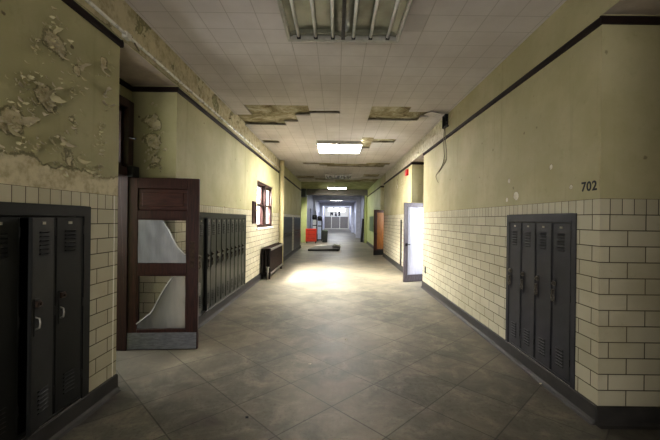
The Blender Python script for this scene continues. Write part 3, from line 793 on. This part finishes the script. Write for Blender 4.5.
fixture(.045, 3.33, 'large unlit ceiling light with six bare fluorescent tubes, nearest the viewer', None)
fixture(.045, 10.02, 'bright lit ceiling light with white diffusers, beside missing ceiling tiles', M['lit'])
fixture(.045, 16.7, 'dark unlit ceiling light behind the brightly lit one', None)
fixture(-.02, 23.3, 'lit ceiling light under the green far ceiling', M['lit_far'], zc=ZC+.05)
fixture(-.1, 36.8, 'small pale lit ceiling light beyond the white portal', M['lit_far'])

# ------------------------------------------------------------------ wall things
# painted number 702
def number702():
    cu = bpy.data.curves.new('number', 'FONT'); cu.body = '702'; cu.size = .115; cu.extrude = .0008; cu.align_x = 'CENTER'
    cu.space_character = 1.12; cu.offset = .003
    tmp = bpy.data.objects.new('tmp', cu); C.objects.link(tmp)
    bpy.context.view_layer.update()
    me = bpy.data.meshes.new_from_object(tmp.evaluated_get(bpy.context.evaluated_depsgraph_get()))
    bpy.data.objects.remove(tmp)
    me.materials.clear(); me.materials.append(M['ink'])
    o = bpy.data.objects.new('room_number', me); C.objects.link(o)
    y, z = px2wall(589, 190.6, XR)
    o.matrix_world = Matrix.Translation((XR-.0015, y, z)) @ Matrix.Rotation(R(-90),4,'Z') @ Matrix.Rotation(R(90),4,'X')
    tag(o, 'black stencilled number 702 on the right wall above the tiles', 'number')
number702()
# conduit along the left wall
o = empty('conduit', (XL, 2.0, 3.53)); tag(o, 'long thin metal conduit under the ceiling along the left wall', 'pipe')
MB().tube([(.035,-4,0),(.035,10.62,0)],.017,10).build('pipe', M['conduit'], o, smooth=True)
for yy in (-2,1.42,3.3,5.2,7.2,9.2): MB().box(0,.052,yy-.015,yy+.015,-.022,.022).build('clamp', M['conduit'], o, bevel=.003)
MB().box(0,.055,1.38,1.47,-.035,.03).build('junction', M['conduit'], o, bevel=.006)
MB().tube([(.03,1.5,.03),(.04,1.55,-.03),(.05,1.6,-.07)],.008,6).build('loose_wire', M['wire'], o)
# cream pipe
o = empty('standpipe', (-2.07, 12.7, 0)); tag(o, 'thick cream painted vertical pipe from floor to ceiling beyond the window', 'pipe')
MB().tube([(0,0,0),(0,0,ZC)],.085,20).build('pipe', M['cream'], o, smooth=True)
build_each(MB().tube([(0,0,0),(0,0,.03)],.092,20).tube([(0,0,ZC-.03),(0,0,ZC-.002)],.092,20), 'collar', M['cream'], o)
# notice board beside the window
o = empty('notice_board', (XL, 8.80, 1.58)); tag(o, 'small dark brown framed board hanging left of the window', 'board')
MB().box(.002,.035,-.15,-.11,0,.57).box(.002,.035,.11,.15,0,.57).box(.002,.035,-.11,.11,0,.04).box(.002,.035,-.11,.11,.53,.57).build('frame', M['sash'], o, bevel=.004)
MB().box(.002,.018,-.11,.11,.04,.53).build('panel', M['door_wood'], o)
# fire alarm
y, z = px2wall(407.8, 172.6, XR)
o = empty('fire_alarm', (XR, y, z)); tag(o, 'small red fire alarm box high on the right wall past the recess', 'alarm')
MB().box(-.07,-.001,-.12,.12,-.095,.095).build('housing', M['red'], o, bevel=.008)
b = MB()
for k in range(5): b.box(-.078,-.07,-.09,.09,-.065+k*.03,-.053+k*.03)
b.build('grille', M['red'], o)
# wall outlet
y, z = px2wall(425.5, 270, XR)
o = empty('wall_outlet', (XR, y, z)); tag(o, 'small dark wall outlet low on the right tiles near the recess', 'outlet')
MB().box(-.012,-.001,-.05,.05,-.08,.08).build('plate', M['dark_steel'], o, bevel=.003)
MB().box(-.018,-.012,-.02,.02,-.055,-.015).box(-.018,-.012,-.02,.02,.015,.055).build('socket', M['black'], o)
# dark strip / bumper on the section beyond the recess
y, _ = px2wall(401.3, 240, XR)
o = MB().box(XR-.03,XR-.001,y-.06,y+.06,.17,1.73).build('wall_channel', M['dark_steel'], bevel=.004); tag(o, 'dark vertical metal strip on the tiles behind the plastic-covered door', 'strip')
# junction box with torn plaster and hanging wires
o = empty('junction_box', (XR, 6.98, 3.62)); tag(o, 'open black junction box in the right wall just below the ceiling', 'junction box')
MB().box(-.06,-.001,-.10,-.085,0,.25).box(-.06,-.001,.085,.10,0,.25).box(-.06,-.001,-.085,.085,0,.015).box(-.06,-.001,-.085,.085,.235,.25).box(-.008,-.001,-.085,.085,.015,.235).build('box', M['black'], o)
MB().tube([(-.03,-.16,.06),(-.04,-.10,.08)],.014,8).tube([(-.03,-.19,-.02),(-.04,-.1,.02)],.014,8).build('fitting', M['dark_steel'], o)
o = empty('hanging_wire', (XR, 6.98, 3.6)); tag(o, 'thin loose wires dangling from the junction box down the right wall', 'wire')
def wl_(px, py, off=.02):
    y, z = px2wall(px, py, XR); return (-off, y-6.98, z-3.6)
def smooth_path(pts, n=6):
    out = []; P = [Vector(p) for p in pts]
    for i in range(len(P)-1):
        p0, p1, p2, p3 = P[max(i-1,0)], P[i], P[i+1], P[min(i+2,len(P)-1)]
        for k in range(n):
            s = k/n
            out.append(.5*((2*p1)+(p2-p0)*s+(2*p0-5*p1+4*p2-p3)*s*s+(3*p1-p0-3*p2+p3)*s**3))
    return out + [P[-1]]
MB().tube(smooth_path([wl_(446.5,128,.04), wl_(445.6,140,.04), wl_(445.2,158), wl_(442,168), wl_(437.2,175), wl_(437.6,179), wl_(439.2,182.6)]),.0055,6).build('wire', M['wire'], o)
MB().tube(smooth_path([wl_(447,128,.04), wl_(447.6,142,.04), wl_(447.6,158), wl_(444,166), wl_(440,172)]),.0055,6).build('wire', M['wire'], o)
# green chalkboard
o = empty('chalkboard', (XR, 21.8, .95)); tag(o, 'green chalkboard on the far right wall beyond the honey-coloured door', 'chalkboard')
MB().box(-.02,-.001,-1.3,1.3,.04,.98).build('board', M['chalk'], o)
MB().box(-.04,-.001,-1.34,1.34,0,.04).box(-.03,-.001,-1.34,1.34,.98,1.02).box(-.03,-.001,-1.34,-1.3,.04,.98).box(-.03,-.001,1.3,1.34,.04,.98).build('frame', M['wall_green'], o)
# dark box added for the dark hole at the top of the open left recess
o = MB().box(-2.8,-2.24,24.1,24.9,3.3,3.85).build('dark_hole_box', M['bin'], bevel=.01); tag(o, 'dark box added for the dark hole under the ceiling of the far left recess', 'dark box')

# ------------------------------------------------------------------ radiator
o = empty('radiator', (XL+.165, 9.66, 0)); o.scale.x = 1.15; tag(o, 'old brown cast iron column radiator below the left wall window', 'radiator')
def rad_section():
    b = MB(); zb, zt = .10, .84
    for xx in (-.085, 0, .085):
        b.tube([(xx,0,zb),(xx,0,zb+.06),(xx,0,zt-.06),(xx,0,zt)],[.026,.030,.030,.026],8)
    b.tube([(-.105,0,zt-.02),(-.09,0,zt),(0,0,zt+.022),(.09,0,zt),(.105,0,zt-.02)],[.024,.034,.036,.034,.024],8)
    b.tube([(-.10,0,zb+.03),(0,0,zb+.025),(.10,0,zb+.03)],[.028,.036,.028],8)
    return b
s0 = rad_section().build('section', M['iron'], o, smooth=True); NS = 27
for k in range(1, NS):
    c = s0.copy(); C.objects.link(c); c.parent = o; c.location = (0,k*.078,0)
for k in (0, NS-1):
    for xx in (-.085,.085): MB().tube([(xx,k*.078,0),(xx,k*.078,.03),(xx,k*.078,.11)],[.03,.022,.024],8).build('foot', M['iron'], o)
MB().tube([(.06,-.10,0),(.06,-.10,.20),(.05,-.06,.22),(.02,-.02,.22)],.02,8).build('supply_pipe', M['steel'], o, smooth=True)
MB().tube([(.06,-.10,.2),(.06,-.10,.33)],.03,10).tube([(.06,-.10,.33),(.06,-.10,.36)],.042,10).build('valve', M['steel'], o)
MB().box(.112,.128,-.02,NS*.078-.05,.12,.19).box(.112,.128,-.02,NS*.078-.05,.80,.87).build('light_stripe_bar', M['steel'], o, bevel=.004)  # pale bars added for the highlight stripes along the radiator's front

# ------------------------------------------------------------------ objects far down the corridor
# red tool cabinet on casters
o = empty('tool_cabinet', (-1.82, 24.3, 0)); tag(o, 'bright red-orange cabinet on casters standing at the far left', 'cabinet')
MB().box(-.38,.38,-.24,.24,.13,1.00).build('body', M['red_orange'], o, bevel=.012)
for z0_, z1_ in ((.16,.42),(.44,.70),(.72,.96)):
    d = MB().box(-.355,.355,-.262,-.24,z0_,z1_).build('drawer', M['red_orange'], o, bevel=.006)
    MB().box(-.28,.28,-.285,-.262,z1_-.05,z1_-.03).build('handle', M['dark_steel'], d)
MB().box(-.39,.39,-.25,.25,1.0,1.03).build('lid', M['red'], o, bevel=.006)
for xx in (-.31,.31):
    for yy in (-.18,.18):
        cst = MB().tube([(xx-.02,yy,.055),(xx+.02,yy,.055)],.055,12).build('caster', M['black'], o)
        MB().box(xx-.03,xx+.03,yy-.02,yy+.02,.09,.13).build('bracket', M['dark_steel'], cst)
# trash bin
o = empty('trash_bin', (-.90, 25.6, 0)); tag(o, 'dark grey plastic trash bin standing right of the red cabinet', 'bin')
def frustum(b, w0, w1, z0, z1):
    P = [(-w0,-w0,z0),(w0,-w0,z0),(w0,w0,z0),(-w0,w0,z0),(-w1,-w1,z1),(w1,-w1,z1),(w1,w1,z1),(-w1,w1,z1)]
    i = len(b.v); b.v += P
    for q in ((0,3,2,1),(4,5,6,7),(0,1,5,4),(1,2,6,5),(2,3,7,6),(3,0,4,7)): b.f.append(tuple(i+k for k in q)); b.mi.append(0)
    return b
frustum(MB(),.18,.225,0,.80).build('body', M['bin'], o, bevel=.02)
MB().box(-.245,.245,-.245,.245,.78,.83).build('rim', M['bin'], o, bevel=.015)
frustum(MB(),.22,.18,.83,.88).build('lid', M['chalk'], o, bevel=.01)
# two tall upright machines behind them
def upright(x, y, ht, bodymat, label):
    o = empty('floor_machine', (x,y,0)); tag(o, label, 'machine')
    MB().box(-.14,.12,-.12,.12,.12,ht-.38).build('body', bodymat, o, bevel=.03)
    MB().box(-.145,.125,-.125,.125,ht*.58,ht*.58+.07).build('band', M['black'], o)
    MB().tube([(.0,0,ht-.38),(0,0,ht-.33),(0,0,ht-.08),(0,0,ht)],[.14,.19,.19,.12],14).build('cap', M['black'], o, smooth=True)
    MB().tube([(.17,-.05,.1),(.18,-.05,ht-.45),(.13,-.05,ht-.2)],.04,8).build('pole', M['black'], o)
    MB().box(-.2,.2,-.2,.2,.06,.13).build('base', M['black'], o, bevel=.02)
    b = MB()
    for s in (-1,1): b.tube([(s*.16-.02,.14,.06),(s*.16+.02,.14,.06)],.06,10).tube([(s*.16-.02,-.14,.06),(s*.16+.02,-.14,.06)],.06,10)
    b.build('wheel', M['black'], o)
upright(-1.74, 26.6, 2.06, M['pale_grey'], 'tall pale grey upright machine with a black cap behind the red cabinet')
upright(-1.36, 27.0, 1.97, M['pale_blue'], 'tall pale blue upright machine with black cap and pole beside the bin')
# fallen panel and debris
o = empty('fallen_panel', (-.72, 18.95, 0)); tag(o, 'dark fallen panel lying across the corridor floor', 'panel')
b = MB()
P = [(-.83,-.62),(.84,-.62),(.92,.5),(-.55,.72)]
zt = [.10,.13,.30,.16]
b.v = [(x,y,.0) for x,y in P] + [(x,y,z) for (x,y),z in zip(P,zt)]
b.f = [(3,2,1,0),(4,5,6,7),(0,1,5,4),(1,2,6,5),(2,3,7,6),(3,0,4,7)]; b.mi = [0]*6
b.build('panel', M['panel'], o, bevel=.015)
MB().box(-.80,.82,-.66,-.60,0,.05).build('edge_strip', M['black'], o)
def rag(x, y, z, sx, sy, hgt, seed, label, name='crumpled_sheet'):
    b = MB(); N = 10
    g = [[(sx*(i/N-.5)*(1+.15*noise.noise((i,j,seed))), sy*(j/N-.5), max(.0, hgt*(.5+.8*noise.noise((i*.4,j*.4,seed)))*(1-abs(2*i/N-1)**3)*(1-abs(2*j/N-1)**3))+.004) for j in range(N+1)] for i in range(N+1)]
    for i in range(N):
        for j in range(N): b.face([g[i][j],g[i+1][j],g[i+1][j+1],g[i][j+1]])
    o = b.build(name, M['rag'], smooth=True, loc=(x,y,z), solid=.004); tag(o, label, 'sheet'); return o
rag(.0, 18.9, .235, .5, .6, .16, 3.1, 'crumpled pale sheet lying on the right end of the fallen panel')
rag(-.95, 21.6, 0, .9, .8, .14, 8.4, 'pale crumpled sheet on the floor behind the fallen panel')
o = MB().tube([(.0,-.25,.02),(.03,0,.08),(.1,.25,.03)],[.05,.07,.04],8).build('debris_chunk', M['black'], loc=(-.02,20.2,0)); tag(o, 'black lump of debris behind the fallen panel', 'debris')
# dark door leaf standing ajar on the right beyond the green wall
o = empty('leaning_board', (1.92, 26.2, 0)); tag(o, 'dark narrow board leaning at the right wall beyond the green portal', 'board')
Mx = Matrix.Rotation(R(4),4,'Y')
MB().box(-.10,.08,-.03,.03,.0,1.75,Mx).build('panel', M['black'], o, bevel=.006); MB().box(-.11,.09,-.035,.035,1.75,1.8,Mx).build('cap', M['dark_steel'], o)
# litter specks on the near floor
for k, (px, py) in enumerate(((541, 384), (346, 340), (247, 417.5), (310, 364))):
    dx_ = px-337; dy_ = py-219.5; bb = dy_-ROLL*dx_; yy = EYE*F/bb; xx = (dx_+ROLL*dy_)*yy/F
    b = MB(); b.v = [(-.02,-.01,.002),(.015,-.014,.002),(.022,.01,.002),(-.01,.016,.002),(0,0,.012)]; b.f = [(0,1,4),(1,2,4),(2,3,4),(3,0,4),(3,2,1,0)]; b.mi=[0]*5
    o = b.build('paint_chip', M['flake_white'] if k != 2 else M['ink'], loc=(xx,yy,0)); o.rotation_euler = (0,0,k)
    tag(o, ('small pale paint chip on the floor near the right baseboard below the lockers', 'tiny pale paint chip on the middle of the floor', 'small dark chip on the floor in the left foreground', 'tiny pale paint chip on the floor left of centre')[k], 'paint chip')

# ------------------------------------------------------------------ curling paint flakes
def flake(b, c, nrm, up, size, curl, rot):
    nrm = Vector(nrm); up = Vector(up); side = up.cross(nrm)
    a = side*math.cos(rot)+up*math.sin(rot); d = up*math.cos(rot)-side*math.sin(rot)
    N = 5; wv = size*random.uniform(.35,.8); c = Vector(c)
    js = [random.uniform(.55,1.15) for _ in range(N+1)]; j2 = [random.uniform(.55,1.15) for _ in range(N+1)]
    rows = []
    for k in range(N+1):
        s = k/N; th = curl*s
        # attached at s=0 then bends away from the wall
        if abs(curl) > .05:
            along = size*math.sin(th)/curl; outv = size*(1-math.cos(th))/curl
        else: along = size*s; outv = 0
        taper = (1-.55*abs(2*s-1)**2)
        rows.append([c + a*along + nrm*(outv+.004) + d*(wv*js[k]*taper*.5), c + a*along + nrm*(outv+.006+.15*size*s*s), c + a*along + nrm*(outv+.004) - d*(wv*j2[k]*taper*.5)])
    for k in range(N):
        for m in range(2): b.face([rows[k][m], rows[k+1][m], rows[k+1][m+1], rows[k][m+1]])
def cluster(b, pts, x, nrm, n, s0, s1, survey=True):
    for (px, py, rx, ry, w) in pts:
        for _ in range(int(n*w)):
            qx, qy = random.gauss(px, rx), random.gauss(py, ry)
            y, z = px2wall(qx, qy, x)
            if z < 1.95 or z > 3.36 or y > 3.31: continue
            b.cur = 0 if random.random() < .6 else 1
            flake(b, (x,y,z), nrm, (0,0,1), random.uniform(s0,s1), random.uniform(.6,2.2), random.choice([-1.57,-1.3,-1.9,-.9,0,3.1,-2.3])+random.uniform(-.4,.4))
b = MB()
cluster(b, [(50,28,5,10,1.0),(60,45,7,10,1.2),(34,42,3,6,.5),(75,66,4,6,.7),(82,72,4,4,.4),(25,80,6,8,1),(38,95,8,6,1.3),(50,104,5,3,1),(20,110,10,8,1),(8,122,7,8,1),(28,118,6,6,.8),
            (75,88,4,5,.6),(72,120,4,8,.5),(98,130,3,8,.6),(100,150,3,6,.5),(98,170,4,4,.5),(103,100,4,6,.4),(104,62,5,7,.5),(60,140,7,4,.7),(75,158,6,4,.8),(85,168,5,3,.5),(40,145,12,5,.9),(15,150,12,6,.7),(55,75,20,20,.7),(62,165,4,6,.3)],
        XL, (1,0,0), 26, .014, .045)
o = b.build('paint_flakes', [M['flake_face'], M['flake_white']], recalc=False, smooth=True); tag(o, 'curling flakes of cream paint peeling off the near left wall', 'peeling paint', kind='stuff')
# a few big hand-placed curls
b = MB()
for (px, py, sz, cu, ro) in ((52,98,.14,1.9,2.2),(47,92,.12,1.4,-.6),(103,100,.13,2.4,-1.4),(106,94,.10,1.8,2.6),(102,64,.15,1.1,-1.8),(60,137,.13,1.7,-1.0),(77,157,.11,2.0,-.8),(8,124,.12,1.5,-1.3),(25,126,.11,1.9,1.4),(55,38,.09,1.6,-1.5),(53,34,.08,1.4,1.2),(58,49,.1,1.2,-1.2),(81,71,.1,1.7,1.5),(20,82,.08,1.6,-1.6),(36,44,.07,1.3,-1.5)):
    y, z = px2wall(px, py, XL); b.cur = random.choice((0,1))
    flake(b, (XL,y,z), (1,0,0), (0,0,1), sz, cu, ro)
o = b.build('paint_curls', [M['flake_face'], M['flake_white']], recalc=False, smooth=True); tag(o, 'larger curled sheets of paint hanging from the near left wall', 'peeling paint', kind='stuff')
# reveal of the left recess, and the bands over the rails
b = MB()
for _ in range(70):
    zz = random.gauss(2.72,.26); xx = random.gauss(-2.47,.07+.03*math.cos((zz-2.5)*5))
    if not (-2.68 < xx < -2.25 and 2.26 < zz < 3.3): continue
    b.cur = 0 if random.random() < .4 else 1
    flake(b, (xx,4.56,zz), (0,-1,0), (0,0,1), random.uniform(.025,.08), random.uniform(.6,2.0), random.uniform(-2.2,-.8))
o = b.build('paint_flakes', [M['flake_face'], M['flake_white']], recalc=False, smooth=True); tag(o, 'flaking paint on the narrow return beside the open brown door', 'peeling paint', kind='stuff')
b = MB()
for _ in range(110):
    yy = random.uniform(2.2, 11.5); zz = random.uniform(3.5, 3.86)
    if abs(zz-3.53) < .03: continue
    b.cur = 1 if random.random() < .7 else 0
    flake(b, (XL,yy,zz), (1,0,0), (0,0,1), random.uniform(.025,.075), random.uniform(.3,1.5), random.uniform(-2.4,-.7))
o = b.build('paint_flakes', [M['flake_face'], M['flake_white']], recalc=False, smooth=True); tag(o, 'flaking paint along the band above the left picture rail', 'peeling paint', kind='stuff')
b = MB()
for _ in range(60):
    yy = random.uniform(7.6, 14); zz = random.uniform(3.5, 3.86)
    b.cur = 1
    flake(b, (XR,yy,zz), (-1,0,0), (0,0,1), random.uniform(.03,.09), random.uniform(.3,1.3), random.uniform(-2.4,-.7))
for _ in range(26):
    yy = random.gauss(11.6,.5); zz = random.gauss(2.9,.25)
    if zz < 2.1 or zz > 3.35 or yy < 10.3: continue
    flake(b, (XR,yy,zz), (-1,0,0), (0,0,1), random.uniform(.03,.08), random.uniform(.3,1.6), random.uniform(-2.4,-.7))
for (px, py, sz) in ((443,123,.16),(452,113,.16),(441,120,.1)):
    y, z = px2wall(px, py, XR); flake(b, (XR,y,min(z,3.8)), (-1,0,0), (0,0,1), sz, .7, -1.3)
o = b.build('paint_flakes', [M['flake_face'], M['flake_white']], recalc=False, smooth=True); tag(o, 'white flaking paint above and beyond the right wall recess', 'peeling paint', kind='stuff')

# ------------------------------------------------------------------ light
wd = bpy.data.worlds.new('sky'); bpy.context.scene.world = wd; wd.use_nodes = True
bg = wd.node_tree.nodes['Background']; bg.inputs[0].default_value = (.93,.97,1,1); bg.inputs[1].default_value = 3.0
def area(name, loc, target, sx, sy, power, col=(1,1,1)):
    l = bpy.data.lights.new(name, 'AREA'); l.shape = 'RECTANGLE'; l.size = sx; l.size_y = sy; l.energy = power; l.color = col
    o = bpy.data.objects.new(name, l); C.objects.link(o); o.location = loc
    d = Vector(target) - Vector(loc); o.rotation_euler = d.to_track_quat('-Z','Y').to_euler(); return o
area('window_daylight', (-3.3,10.35,3.3), (-.6,10.7,0), 2.6, 1.4, 2200, (1,.98,.95))
sl = bpy.data.lights.new('sun', 'SUN'); sl.energy = 16; sl.angle = R(9); sl.color = (1,.97,.92)
so = bpy.data.objects.new('sun', sl); C.objects.link(so); so.rotation_euler = Vector((.55,.06,-1)).to_track_quat('-Z','Y').to_euler()
area('room_daylight', (4.0,9.5,2.2), (1.2,9.5,.9), 1.8, 2.0, 230, (.92,.95,1))
area('room_daylight', (4.0,16.9,2.2), (1.2,16.9,.9), 1.8, 2.0, 110, (1,.95,.85))
area('recess_daylight', (-2.6,22.7,2.6), (0,23,0), 2.0, 2.0, 150, (1,.97,.85))
area('rear_fill', (0,-4.0,.9), (0,1.5,3.9), 3.6, 1.6, 120, (1,.97,.95))  # added fill behind the camera
area('room_daylight', (-4.25,4.0,1.9), (-2,4.1,1.2), 1.6, 2.0, 90, (.98,.98,1))
area('far_fill', (0,54,3.6), (0,61.5,2.2), 3.2, 1.2, 420, (.9,.93,1))  # added lamp without a fixture, gives the end wall its white glow
area('far_fill', (0,41,3.6), (0,41,0), 2.4, 4, 180, (.84,.89,1))  # added bluish fill under the ceiling of the far stretch
area('far_fill', (0,29,3.6), (0,29,0), 2.4, 3, 50, (.86,.9,1))  # weaker added fill just past the first header
sc = bpy.context.scene
sc.view_settings.view_transform = 'Standard'; sc.view_settings.look = 'None'; sc.view_settings.exposure = 0.75; sc.view_settings.gamma = 0.80
